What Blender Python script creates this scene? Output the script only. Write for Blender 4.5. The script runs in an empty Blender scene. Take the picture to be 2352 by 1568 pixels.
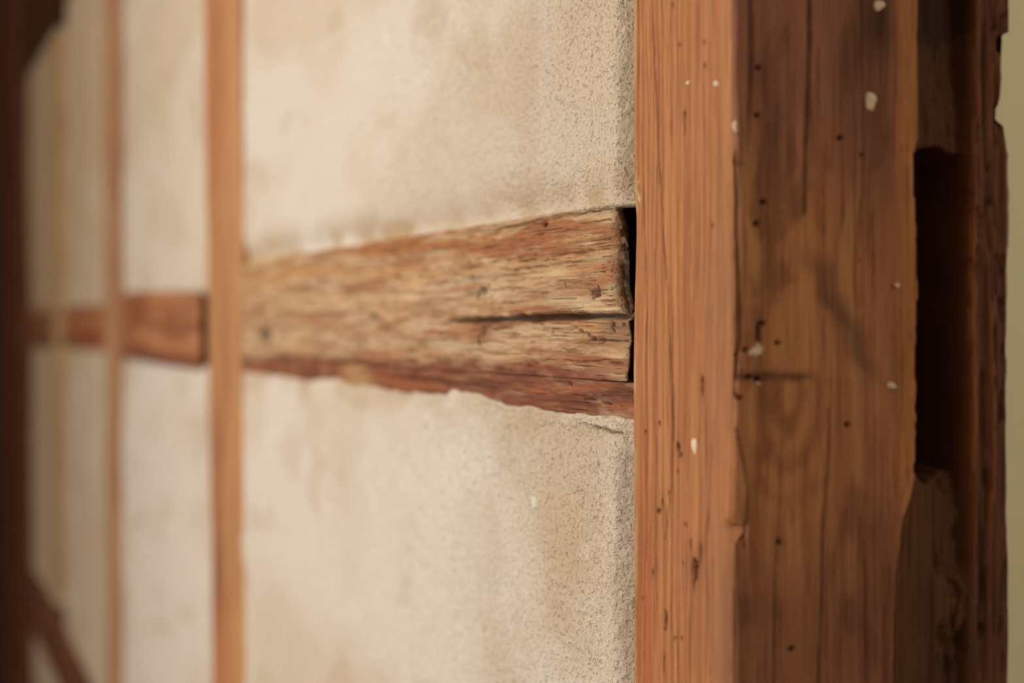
import bpy, math
import numpy as np
from mathutils import Vector

# ---------------------------------------------------------------- camera, world, lights, exposure
EYE = 1.35                      # camera height above the floor; z values of timbers below are relative to it
sc = bpy.context.scene
C = sc.collection
cam_d = bpy.data.cameras.new('camera'); cam = bpy.data.objects.new('camera', cam_d); C.objects.link(cam)
cam_d.lens = 85.0; cam_d.sensor_width = 36.0; cam_d.clip_start = 0.05
cam_d.shift_y = -34.0 / 2352.0
cam.location = (1.258, -0.438, EYE)
ANG = math.radians(16.32)       # the wall runs 16 degrees off the view axis
view = Vector((-math.cos(ANG), math.sin(ANG), 0.0))
cam.rotation_euler = view.to_track_quat('-Z', 'Y').to_euler()
cam_d.dof.use_dof = True; cam_d.dof.focus_distance = 1.385; cam_d.dof.aperture_fstop = 4.9
cam_d.dof.aperture_blades = 0
sc.camera = cam

world = bpy.data.worlds.new('world'); sc.world = world; world.use_nodes = True
world.node_tree.nodes['Background'].inputs[0].default_value = (0.75, 0.85, 1.0, 1)
world.node_tree.nodes['Background'].inputs[1].default_value = 0.6

def area(name, loc, target, sx, sy, power, col):
    d = bpy.data.lights.new(name, 'AREA'); d.shape = 'RECTANGLE'; d.size = sx; d.size_y = sy
    d.energy = power; d.color = col
    o = bpy.data.objects.new(name, d); C.objects.link(o); o.location = loc
    o.rotation_euler = (Vector(target) - Vector(loc)).to_track_quat('-Z', 'Y').to_euler()
    return o
# daylight through the left window, then two added lamps
area('window_daylight', (-0.80, -2.72, EYE + 0.45), (-0.80, 0, EYE + 0.45), 1.5, 1.4, 92, (1.0, 0.96, 0.90))
area('back_fill', (4.12, 1.05, EYE + 0.55), (0, 1.05, EYE + 0.55), 1.3, 1.1, 36, (1.0, 0.96, 0.88))  # added lamp behind the camera, brightens the post's end face
area('side_fill', (-0.55, 3.12, EYE + 0.75), (-0.55, 0, EYE + 0.75), 0.9, 0.9, 46, (1.0, 0.96, 0.88))  # added unseen lamp, brightens only the olive wall

vs = sc.view_settings
vs.view_transform = 'Standard'; vs.look = 'None'; vs.gamma = 1.0; vs.use_curve_mapping = False
vs.exposure = 0.13
sc.display_settings.display_device = 'sRGB'

# ---------------------------------------------------------------- numeric helpers
def lin(r, g, b):
    c = np.array([r, g, b], float) / 255.0
    return np.where(c <= 0.04045, c / 12.92, ((c + 0.055) / 1.055) ** 2.4)

def _hash(ix, iy, seed):
    h = (ix.astype(np.int64) * 374761393 + iy.astype(np.int64) * 668265263 + seed * 1442695041) & 0xFFFFFFFF
    h = ((h ^ (h >> 13)) * 1274126177) & 0xFFFFFFFF
    h = ((h ^ (h >> 16)) * 2246822519) & 0xFFFFFFFF
    return ((h ^ (h >> 15)) & 0xFFFFFF) / float(0xFFFFFF)

def vnoise(x, y, seed=0):
    x, y = np.broadcast_arrays(np.asarray(x, float), np.asarray(y, float))
    ix = np.floor(x); iy = np.floor(y); fx = x - ix; fy = y - iy
    fx = fx * fx * fx * (fx * (fx * 6 - 15) + 10); fy = fy * fy * fy * (fy * (fy * 6 - 15) + 10)
    a = _hash(ix, iy, seed); b = _hash(ix + 1, iy, seed); c = _hash(ix, iy + 1, seed); d = _hash(ix + 1, iy + 1, seed)
    return (a + (b - a) * fx) * (1 - fy) + (c + (d - c) * fx) * fy

def fbm(x, y, octv=4, seed=0, gain=0.5):
    s = 0.0; amp = 1.0; tot = 0.0; f = 1.0
    for k in range(octv):
        s = s + amp * vnoise(np.asarray(x) * f + 13.7 * k, np.asarray(y) * f + 7.3 * k, seed + k * 17)
        tot += amp; amp *= gain; f *= 2.03
    return s / tot                                        # 0..1, mean about 0.5

def sstep(e0, e1, x):
    t = np.clip((np.asarray(x, float) - e0) / (e1 - e0), 0, 1)
    return t * t * (3 - 2 * t)

def box(x, a, b, w):
    return sstep(a - w, a + w, x) * (1 - sstep(b - w, b + w, x))

def mix(a, b, m):
    m = np.clip(m, 0, 1)[..., None]
    return a * (1 - m) + b * m

def flat(c, like):
    return np.ones(like.shape + (3,)) * c

def crack(p, l, pts, w, wig=0.0006, seed=3, wf=45.0):
    """pts: (l, p) along the grain, sorted by l; returns a 0..1 mask of a split that wanders with the grain"""
    L = [q[0] for q in pts]; P = [q[1] for q in pts]
    pc = np.interp(l, L, P) + (fbm(l * wf, l * 0 + seed, 3, seed) - 0.5) * 2 * wig
    ends = sstep(L[0], L[0] + 0.25 * (L[-1] - L[0]) + 1e-6, l) * (1 - sstep(L[-1] - 0.12 * (L[-1] - L[0]) - 1e-6, L[-1], l))
    wv = w * (0.35 + 0.65 * ends) * (0.7 + 0.6 * vnoise(l * 140, l * 0, seed + 5))
    return np.exp(-((p - pc) / wv) ** 2) * (ends > 0.001)

def grade(a, b, steps, fine=None):
    """coordinates a..b, with fine = list of (from, to, step) and a coarse step elsewhere"""
    out = [a]; x = a
    while x < b - 1e-9:
        st = steps
        for f0, f1, s in (fine or []):
            if f0 - 1e-9 <= x < f1 - 1e-9: st = min(s, max(f1 - x, 1e-4)); break
            if x < f0: st = min(st, f0 - x)
        x = min(b, x + st); out.append(x)
    return np.array(out)

# ---------------------------------------------------------------- mesh helpers
def make_mesh(name, verts, quads, tint=None, mat=None, parent=None, loc=(0, 0, 0), smooth=True, extra=None):
    verts = np.asarray(verts, float) - np.array(loc)
    me = bpy.data.meshes.new(name)
    nf = len(quads); ne = [list(e) for e in (extra or [])]
    loops = np.concatenate([np.asarray(quads, np.int32).ravel()] + [np.array(e, np.int32) for e in ne]) if ne else np.asarray(quads, np.int32).ravel()
    tot = np.concatenate([np.full(nf, 4, np.int32), np.array([len(e) for e in ne], np.int32)])
    start = np.concatenate([[0], np.cumsum(tot)[:-1]]).astype(np.int32)
    me.vertices.add(len(verts)); me.vertices.foreach_set('co', verts.astype(np.float32).ravel())
    me.loops.add(len(loops)); me.loops.foreach_set('vertex_index', loops)
    me.polygons.add(len(tot)); me.polygons.foreach_set('loop_start', start); me.polygons.foreach_set('loop_total', tot)
    me.polygons.foreach_set('use_smooth', np.full(len(tot), smooth))
    me.update(calc_edges=True); me.validate()
    if tint is not None:
        at = me.attributes.new('Tint', 'FLOAT_COLOR', 'POINT')
        rgba = np.ones((len(verts), 4), np.float32); rgba[:, :3] = np.clip(tint, 0, 1)
        at.data.foreach_set('color', rgba.ravel())
    o = bpy.data.objects.new(name, me); C.objects.link(o)
    if mat: me.materials.append(mat)
    if parent: o.parent = parent
    else: o.location = loc
    return o

def grid_quads(n0, n1, wrap=False, base=0):
    i = np.arange(n0 if wrap else n0 - 1); j = np.arange(n1 - 1)
    I, J = np.meshgrid(i, j, indexing='ij'); I2 = (I + 1) % n0
    return np.stack([I * n1 + J, I2 * n1 + J, I2 * n1 + J + 1, I * n1 + J + 1], -1).reshape(-1, 4) + base

def profile(w, d, r, a_front, a_end, coarse=6, a_left=None):
    """closed outline of a squared timber: front (0), end side (1), back (2), near side (3); a across, n outwards"""
    P = []
    for a in np.linspace(r, w - r, max(2, int((w - 2 * r) / a_front) + 1)): P.append((a, 0.0, 0, 1, 0, a))
    for k in range(1, 4):
        t = k / 4 * math.pi / 2; P.append((w - r + r * math.sin(t), -r + r * math.cos(t), math.sin(t), math.cos(t), 0 if k < 2 else 1, w if k < 2 else 0.0))
    for n in np.linspace(r, d - r, max(2, int((d - 2 * r) / a_end) + 1)): P.append((w, -n, 1, 0, 1, n))
    for a in np.linspace(w - r * .5, r * .5, coarse): P.append((a, -d, 0, -1, 2, a))
    for n in np.linspace(d - r, r, coarse if a_left is None else int((d - 2 * r) / a_left) + 1): P.append((0.0, -n, -1, 0, 3, n))
    for k in range(1, 4):
        t = k / 4 * math.pi / 2; P.append((r - r * math.cos(t), -r + r * math.sin(t), -math.cos(t), math.sin(t), 3 if k < 2 else 0, 0.0))
    return [np.array(c, float) for c in zip(*P)]

def beam(name, axis, L, prof, a0, fn, mat, parent, loc, caps=(0.0008, 0.0008), endfn=None):
    """sweep the outline along L; fn(a, n, na, nn, face, fc, l) -> a, n, l, tint"""
    a, n, na, nn, face, fc = [np.repeat(c[:, None], len(L), 1) for c in prof]
    l = np.repeat(np.asarray(L)[None, :], len(prof[0]), 0)
    A, N, LL, tint = fn(a, n, na, nn, face, fc, l)
    A = A + a0
    if axis == 'Z': co = np.stack([A, -N, LL + EYE], -1)
    else: co = np.stack([LL, -N, A + EYE], -1)
    nP, nL = a.shape
    verts = [co.reshape(-1, 3)]; cols = [tint.reshape(-1, 3)]
    quads = [grid_quads(nP, nL, wrap=True)]
    extra = []; base = nP * nL
    ax = 2 if axis == 'Z' else 0
    for side, col in ((0, 0), (1, nL - 1)):                      # rough sawn ends, as shrinking rings
        ring = co[:, col]; cen = ring.mean(0); tc = tint[:, col]
        prev = np.arange(nP) * nL + col
        for k, q in enumerate((0.02, 0.045, 0.07, 0.095, 0.12, 0.145, 0.17, 0.195, 0.22, 0.25, 0.29, 0.35, 0.45, 0.7)):
            rv = cen + (ring - cen) * (1 - q)
            rv[:, ax] += (fbm(rv[:, 1] * 260 + 5, rv[:, 2] * 260 + rv[:, 0] * 200, 3, 31 + side) - .5) * 2 * caps[side] - (1 if side else -1) * caps[side] * .6
            if side and endfn: rv[:, 0] += endfn(rv[:, 2] - EYE, rv[:, 1])
            idx = base + np.arange(nP)
            nx = (np.arange(nP) + 1) % nP
            q4 = np.stack([prev, idx, idx[nx], prev[nx]], -1) if side == 0 else np.stack([prev, prev[nx], idx[nx], idx], -1)
            quads.append(q4); verts.append(rv); cc = tc * (0.75 + 0.5 * fbm(rv[:, 1] * 150, rv[:, 2] * 150, 3, 8))[:, None]
            if side and endfn: cc = mix(cc, flat(lin(62, 48, 36), rv[:, 0]), sstep(.0035, .0080, rv[:, 1] + (fbm(rv[:, 1] * 300, rv[:, 2] * 300, 3, 18) - .5) * .005) * .9)  # cap painted dark with depth, standing in for shade in the gap
            cols.append(cc)
            base += nP; prev = idx
        extra.append(list(prev) if side else list(prev[::-1]))
    V = np.concatenate(verts); Q = np.concatenate(quads)
    # outward winding: test a quad of the front face
    m = nL // 2; f0 = co[1, m]; e1 = co[2, m] - f0; e2 = co[1, min(m + 1, nL - 1)] - f0
    if np.cross(e1, e2)[1] > 0:
        Q = Q[:, ::-1]; extra = [e[::-1] for e in extra]
    return make_mesh(name, V, Q, np.concatenate(cols), mat, parent, loc, True, extra)

def tag(o, label=None, cat=None, group=None, kind=None):
    if label: o['label'] = label
    if cat: o['category'] = cat
    if group: o['group'] = group
    if kind: o['kind'] = kind
    return o

def thing(name, label, cat, loc, group=None):
    o = bpy.data.objects.new(name, None); C.objects.link(o); o.location = loc; o.empty_display_size = 0.1
    return tag(o, label, cat, group)

# ---------------------------------------------------------------- materials
def nodes_of(name):
    m = bpy.data.materials.new(name); m.use_nodes = True
    nt = m.node_tree; b = nt.nodes['Principled BSDF']
    return m, nt, b

def add(nt, t, **kw):
    n = nt.nodes.new(t)
    for k, v in kw.items():
        if k in n.inputs: n.inputs[k].default_value = v
        else: setattr(n, k, v)
    return n

def noise_node(nt, vec, scale, detail=4, rough=0.55):
    n = add(nt, 'ShaderNodeTexNoise'); n.inputs['Scale'].default_value = scale
    n.inputs['Detail'].default_value = detail; n.inputs['Roughness'].default_value = rough
    nt.links.new(vec, n.inputs['Vector']); return n

def math_node(nt, op, a, b):
    n = add(nt, 'ShaderNodeMath', operation=op)
    for i, v in enumerate((a, b)):
        if hasattr(v, 'links'): nt.links.new(v, n.inputs[i])
        else: n.inputs[i].default_value = v
    return n.outputs[0]

def wood_material(name, axis, contrast=0.3, rough=0.62, bump=0.5, fine=420.0, spec=0.25, fissure=0.45):
    m, nt, b = nodes_of(name)
    tc = add(nt, 'ShaderNodeTexCoord')
    def mapped(k, across=1.0):
        mp = add(nt, 'ShaderNodeMapping'); mp.inputs['Scale'].default_value = (across, across, k) if axis == 'Z' else (k, across, across)
        nt.links.new(tc.outputs['Object'], mp.inputs['Vector']); return mp.outputs[0]
    at = add(nt, 'ShaderNodeAttribute'); at.attribute_name = 'Tint'
    n1 = noise_node(nt, mapped(0.05), fine, 6, 0.65)
    n2 = noise_node(nt, mapped(0.04), fine * 0.3, 5, 0.6)
    n3 = noise_node(nt, tc.outputs['Object'], 520, 6, 0.65)
    n4 = noise_node(nt, mapped(0.014), fine * 1.1, 4, 0.65)
    rp = add(nt, 'ShaderNodeMapRange'); rp.interpolation_type = 'SMOOTHSTEP'
    rp.inputs['From Min'].default_value = 0.42; rp.inputs['From Max'].default_value = 0.33
    nt.links.new(n4.outputs[0], rp.inputs['Value']); fis = rp.outputs[0]
    f1 = math_node(nt, 'MULTIPLY', math_node(nt, 'SUBTRACT', n1.outputs[0], 0.5), contrast * 2.2)
    f2 = math_node(nt, 'MULTIPLY', math_node(nt, 'SUBTRACT', n2.outputs[0], 0.5), contrast * 1.6)
    f3 = math_node(nt, 'MULTIPLY', math_node(nt, 'SUBTRACT', n3.outputs[0], 0.5), contrast * 1.0)
    mul = math_node(nt, 'ADD', math_node(nt, 'ADD', f1, f2), math_node(nt, 'ADD', f3, 1.0))
    mul = math_node(nt, 'MULTIPLY', mul, math_node(nt, 'SUBTRACT', 1.0, math_node(nt, 'MULTIPLY', fis, fissure)))
    vm = add(nt, 'ShaderNodeVectorMath', operation='SCALE')
    nt.links.new(at.outputs['Color'], vm.inputs[0]); nt.links.new(mul, vm.inputs['Scale'])
    nt.links.new(vm.outputs[0], b.inputs['Base Color'])
    h = math_node(nt, 'ADD', math_node(nt, 'MULTIPLY', n1.outputs[0], 0.7), n2.outputs[0])
    h = math_node(nt, 'ADD', h, math_node(nt, 'MULTIPLY', n3.outputs[0], 0.5))
    h = math_node(nt, 'SUBTRACT', h, math_node(nt, 'MULTIPLY', fis, 0.8))
    bp = add(nt, 'ShaderNodeBump'); bp.inputs['Strength'].default_value = bump; bp.inputs['Distance'].default_value = 0.0016
    nt.links.new(h, bp.inputs['Height']); nt.links.new(bp.outputs[0], b.inputs['Normal'])
    b.inputs['Roughness'].default_value = rough; b.inputs['Specular IOR Level'].default_value = spec
    return m

def plaster_material(name, bump=0.8):
    m, nt, b = nodes_of(name)
    tc = add(nt, 'ShaderNodeTexCoord')
    at = add(nt, 'ShaderNodeAttribute'); at.attribute_name = 'Tint'
    mp = add(nt, 'ShaderNodeMapping'); mp.inputs['Scale'].default_value = (0.5, 1, 1)
    nt.links.new(tc.outputs['Object'], mp.inputs['Vector'])
    n1 = noise_node(nt, mp.outputs[0], 430, 6, 0.65)
    n2 = noise_node(nt, mp.outputs[0], 170, 3, 0.5)
    n5 = noise_node(nt, mp.outputs[0], 560, 2, 0.5)
    rp = add(nt, 'ShaderNodeMapRange'); rp.interpolation_type = 'SMOOTHSTEP'
    rp.inputs['From Min'].default_value = 0.43; rp.inputs['From Max'].default_value = 0.33
    nt.links.new(n5.outputs[0], rp.inputs['Value']); pits = rp.outputs[0]
    mul = math_node(nt, 'ADD', math_node(nt, 'MULTIPLY', n1.outputs[0], 0.5), 0.77)
    mul = math_node(nt, 'MULTIPLY', mul, math_node(nt, 'SUBTRACT', 1.0, math_node(nt, 'MULTIPLY', pits, 0.13)))
    vm = add(nt, 'ShaderNodeVectorMath', operation='SCALE')
    nt.links.new(at.outputs['Color'], vm.inputs[0]); nt.links.new(mul, vm.inputs['Scale'])
    nt.links.new(vm.outputs[0], b.inputs['Base Color'])
    h = math_node(nt, 'ADD', math_node(nt, 'MULTIPLY', n1.outputs[0], 1.0), math_node(nt, 'MULTIPLY', n2.outputs[0], 0.5))
    h = math_node(nt, 'SUBTRACT', h, math_node(nt, 'MULTIPLY', pits, 0.45))
    bp = add(nt, 'ShaderNodeBump'); bp.inputs['Strength'].default_value = bump; bp.inputs['Distance'].default_value = 0.0034
    nt.links.new(h, bp.inputs['Height']); nt.links.new(bp.outputs[0], b.inputs['Normal'])
    b.inputs['Roughness'].default_value = 0.95; b.inputs['Specular IOR Level'].default_value = 0.1
    return m

def paint_material(name, col, rough=0.85, var=0.12, scale=3.0, bump=0.15):
    m, nt, b = nodes_of(name)
    tc = add(nt, 'ShaderNodeTexCoord'); n = noise_node(nt, tc.outputs['Object'], scale, 5, 0.55)
    n2 = noise_node(nt, tc.outputs['Object'], 260, 4, 0.55)
    mr = math_node(nt, 'ADD', math_node(nt, 'MULTIPLY', n.outputs[0], var * 2), 1 - var)
    rgb = add(nt, 'ShaderNodeRGB'); rgb.outputs[0].default_value = (*col, 1)
    vm = add(nt, 'ShaderNodeVectorMath', operation='SCALE')
    nt.links.new(rgb.outputs[0], vm.inputs[0]); nt.links.new(mr, vm.inputs['Scale']); nt.links.new(vm.outputs[0], b.inputs['Base Color'])
    bp = add(nt, 'ShaderNodeBump'); bp.inputs['Strength'].default_value = bump; bp.inputs['Distance'].default_value = 0.002
    nt.links.new(n2.outputs[0], bp.inputs['Height']); nt.links.new(bp.outputs[0], b.inputs['Normal'])
    b.inputs['Roughness'].default_value = rough; b.inputs['Specular IOR Level'].default_value = 0.2
    return m

def glass_material():
    m = bpy.data.materials.new('window_glass'); m.use_nodes = True; nt = m.node_tree; nt.nodes.clear()
    out = add(nt, 'ShaderNodeOutputMaterial'); mx = add(nt, 'ShaderNodeMixShader'); mx.inputs[0].default_value = 0.07
    t = add(nt, 'ShaderNodeBsdfTransparent'); g = add(nt, 'ShaderNodeBsdfGlossy'); g.inputs['Roughness'].default_value = 0.03
    nt.links.new(t.outputs[0], mx.inputs[1]); nt.links.new(g.outputs[0], mx.inputs[2]); nt.links.new(mx.outputs[0], out.inputs[0])
    return m

M_WOODZ = wood_material('old_oak_upright', 'Z', contrast=0.38, bump=0.7, fine=620.0, fissure=0.3)
M_WOODX = wood_material('old_oak_level', 'X', contrast=0.5, bump=1.0, fine=700.0, fissure=0.17)
M_FARZ = wood_material('far_oak_upright', 'Z', fine=300, contrast=0.2)
M_FARX = wood_material('far_oak_level', 'X', fine=300, contrast=0.2)
M_PLASTER = plaster_material('lime_plaster')
M_SPECK = paint_material('lime_splash', tuple(lin(226, 208, 178)), 0.9, 0.1, 300, 0.6)
M_STRAW = paint_material('dry_straw', tuple(lin(158, 118, 76)), 0.7, 0.1, 200)
M_CORE = paint_material('clay_core', tuple(lin(74, 56, 42)), 1.0, 0.25, 60, 0.8)
M_ROOM = paint_material('room_limewash', tuple(lin(222, 210, 188)), 0.95, 0.04)
M_OLIVE = paint_material('olive_limewash', tuple(lin(214, 206, 164)), 0.95, 0.03)
M_DARK = paint_material('far_wall_shade', tuple(lin(52, 50, 52)), 0.9, 0.2)  # shade at the wall's dark end put into the colour
M_BOARD = paint_material('floor_brown', tuple(lin(120, 86, 58)), 0.6, 0.15)
M_FRAME = paint_material('frame_white', tuple(lin(225, 222, 212)), 0.5, 0.03)
M_GLASS = glass_material()

# ---------------------------------------------------------------- the room shell
def slab(name, x0, x1, y0, y1, z0, z1, mat, kind='structure', parent=None):
    v = [(x, y, z) for x in (x0, x1) for y in (y0, y1) for z in (z0, z1)]
    q = [(0, 1, 3, 2), (4, 6, 7, 5), (0, 4, 5, 1), (2, 3, 7, 6), (0, 2, 6, 4), (1, 5, 7, 3)]
    o = make_mesh(name, v, q, None, mat, parent, (0, 0, 0) if parent else ((x0 + x1) / 2, (y0 + y1) / 2, z0), smooth=False)
    if not parent: o['kind'] = kind
    return o

def multi_slab(name, boxes, mat):
    V = []; Q = []
    for (x0, x1, y0, y1, z0, z1) in boxes:
        b0 = len(V); V += [(x, y, z) for x in (x0, x1) for y in (y0, y1) for z in (z0, z1)]
        Q += [tuple(b0 + i for i in q) for q in [(0, 1, 3, 2), (4, 6, 7, 5), (0, 4, 5, 1), (2, 3, 7, 6), (0, 2, 6, 4), (1, 5, 7, 3)]]
    o = make_mesh(name, V, Q, None, mat, None, (boxes[0][0], boxes[0][2], boxes[0][4]), smooth=False)
    o['kind'] = 'structure'; return o

XF, XB, YL, YR, TOP = -4.52, 4.0, -2.6, 3.0, 2.75
slab('floor', XF - .2, XB + .2, YL - .2, YR + .2, -0.12, 0.0, M_BOARD)
slab('ceiling', XF - .2, XB + .2, YL - .2, YR + .2, TOP, TOP + .12, M_ROOM)
slab('wall_far', XF - .12, XF, YL, 0.14, 0.0, TOP, M_DARK)
slab('wall_beyond', -1.42, -1.30, 0.15, YR, 0.0, TOP, M_OLIVE)

def window_wall_y(name, y0, y1, x0, x1, wx0, wx1, wz0, wz1):
    return multi_slab(name, [(x0, wx0, y0, y1, 0, TOP), (wx1, x1, y0, y1, 0, TOP), (wx0, wx1, y0, y1, 0, wz0), (wx0, wx1, y0, y1, wz1, TOP)], M_ROOM)
window_wall_y('wall_left', YL - .1, YL, XF, XB, -1.55, -0.05, EYE - .25, EYE + 1.15)
window_wall_y('wall_side', YR, YR + .1, -1.42, XB, -1.0, -0.1, EYE + .3, EYE + 1.2)
multi_slab('wall_back', [(XB, XB + .1, YL, 0.4, 0, TOP), (XB, XB + .1, 1.7, YR, 0, TOP), (XB, XB + .1, 0.4, 1.7, 0, EYE), (XB, XB + .1, 0.4, 1.7, EYE + 1.1, TOP)], M_ROOM)

def window(name, p0, p1, horizontal_axis, at, wz0, wz1):
    """casement with one mullion and two glazing bars; the panes sit between"""
    def S(nm, h0, h1, z0, z1, t0, t1, mat, par):
        if horizontal_axis == 'X': return slab(nm, h0, h1, at + t0, at + t1, z0, z1, mat, parent=par)
        return slab(nm, at + t0, at + t1, h0, h1, z0, z1, mat, parent=par)
    root = bpy.data.objects.new(name, None); C.objects.link(root); root['kind'] = 'structure'
    f = 0.05
    for h0, h1, z0, z1 in ((p0, p0 + f, wz0, wz1), (p1 - f, p1, wz0, wz1), (p0 + f, p1 - f, wz0, wz0 + f), (p0 + f, p1 - f, wz1 - f, wz1)):
        S('window_frame', h0, h1, z0, z1, 0, 0.06, M_FRAME, root)
    mid = (p0 + p1) / 2; zz = [wz0 + f, wz0 + (wz1 - wz0) / 2, wz1 - f]
    S('mullion', mid - .02, mid + .02, wz0 + f, wz1 - f, 0.005, 0.055, M_FRAME, root)
    for h0, h1 in ((p0 + f, mid - .02), (mid + .02, p1 - f)):
        S('glazing_bar', h0, h1, zz[1] - .012, zz[1] + .012, 0.015, 0.045, M_FRAME, root)
        for k in (0, 1):
            S('pane', h0, h1, zz[k] + (.012 if k else 0), zz[k + 1] - (0 if k else .012), 0.028, 0.032, M_GLASS, root)
window('window_1', -1.55, -0.05, 'X', YL - .08, EYE - .25, EYE + 1.15)
window('side_fill_window', -1.0, -0.1, 'X', YR + .02, EYE + .3, EYE + 1.2)  # added window, out of view, for the olive wall's light
window('back_fill_window', 0.4, 1.7, 'Y', XB + .02, EYE, EYE + 1.1)  # added window, out of view, for light on the end face

# ---------------------------------------------------------------- timber colours
def grain_cols(p, l, light, mid, dark, seed, fp=160.0, fl=7.0):
    g = fbm(p * fp + fbm(p * 30, l * 9, 2, seed + 3) * 3, l * fl, 4, seed, 0.6)
    f = fbm(p * fp * 4.5, l * fl * 4, 3, seed + 9)
    c = mix(flat(light, p), flat(mid, p), sstep(.36, .58, g))
    c = mix(c, flat(dark, p), sstep(.55, .78, g) * .8)
    return mix(c, flat(dark, p), sstep(.6, .85, f) * .45), g, f

def pit(p, l, cp, cl, rp, rl, soft=0.45):
    d = np.sqrt(((p - cp) / rp) ** 2 + ((l - cl) / rl) ** 2)
    return 1 - sstep(1 - soft, 1 + soft * .5, d)

def blob(p, l, cp, cl, rp, rl):
    return np.exp(-((p - cp) / rp) ** 2 - ((l - cl) / rl) ** 2)

# ---------------------------------------------------------------- the near post
PW, PD = 0.146, 0.152
FRONT_HOLES = [  # across, height, half width, half height, depth
    (.0789, .1095, .0016, .0022, .006), (.0795, .1035, .0009, .0050, .003), (.1074, .1443, .0012, .0010, .005), (.1087, .1324, .0014, .0011, .005), (.0724, .1469, .0010, .0009, .004),
    (.0639, .1686, .0010, .0010, .004), (.1179, .0508, .0012, .0011, .004), (.1056, -.0288, .0024, .0036, .006), (.1072, -.0325, .0017, .0030, .004),
    (.0711, -.0629, .0028, .0026, .007), (.0745, -.0668, .0022, .0012, .004), (.0424, -.0515, .0013, .0010, .005), (.0201, -.0574, .0013, .0009, .004),
    (.0705, -.0761, .0012, .0011, .005), (.0458, -.0949, .0020, .0040, .003), (.0400, -.0985, .0026, .0010, .003), (.0828, -.1025, .0016, .0011, .004),
    (.0962, -.1240, .0052, .0052, .009), (.0950, -.1310, .0020, .0060, .005), (.1050, -.1150, .0014, .0050, .003), (.0900, -.1120, .0012, .0030, .003),
    (.0525, -.1560, .0010, .0040, .004), (.0500, -.1600, .0018, .0010, .003), (.0646, -.1635, .0010, .0009, .004), (.0770, -.1619, .0010, .0009, .004), (.0690, -.1632, .0009, .0008, .004),
    (.0492, -.1790, .0011, .0050, .005), (.0300, -.1326, .0014, .0018, .004), (.0150, -.1480, .0010, .0009, .003), (.0790, -.1230, .0009, .0008, .003), (.0560, -.0880, .0008, .0012, .003)]
END_HOLES = [(.0139, .1279, .0013, .0011, .005), (.0134, .1043, .0013, .0010, .005), (.0582, .0941, .0016, .0012, .005), (.0167, .0617, .0016, .0014, .006), (.0128, .0509, .0015, .0013, .006),
    (.0162, .0017, .0015, .0014, .006), (.0142, -.0030, .0013, .0060, .004), (.0243, -.0080, .0014, .0011, .005), (.0075, -.0114, .0013, .0012, .005), (.0020, -.0139, .0012, .0011, .004),
    (.0093, -.0247, .0014, .0010, .005), (.0139, -.0258, .0016, .0011, .006), (.0012, -.0317, .0012, .0010, .004), (.0022, -.0335, .0011, .0010, .004), (.0048, -.0350, .0013, .0011, .005),
    (.0618, -.0489, .0016, .0012, .004), (.0040, -.1018, .0034, .0040, .007), (.0255, -.1067, .0016, .0014, .004), (.0325, -.1598, .0014, .0014, .004), (.0700, .0860, .0010, .0010, .003)]
C2Z = np.array([-.40, -.160, -.125, -.080, -.035, .010, .055, .0880, .0905, .102, .1055, .112, .117, .130, .1485, .1505, .40])
C2V = np.array([.000, .0000, .0005, .0015, .0018, .0012, .0000, .0000, .0010, .0026, .0074, .0078, .0062, .0050, .0040, .0000, .0003])

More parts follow.
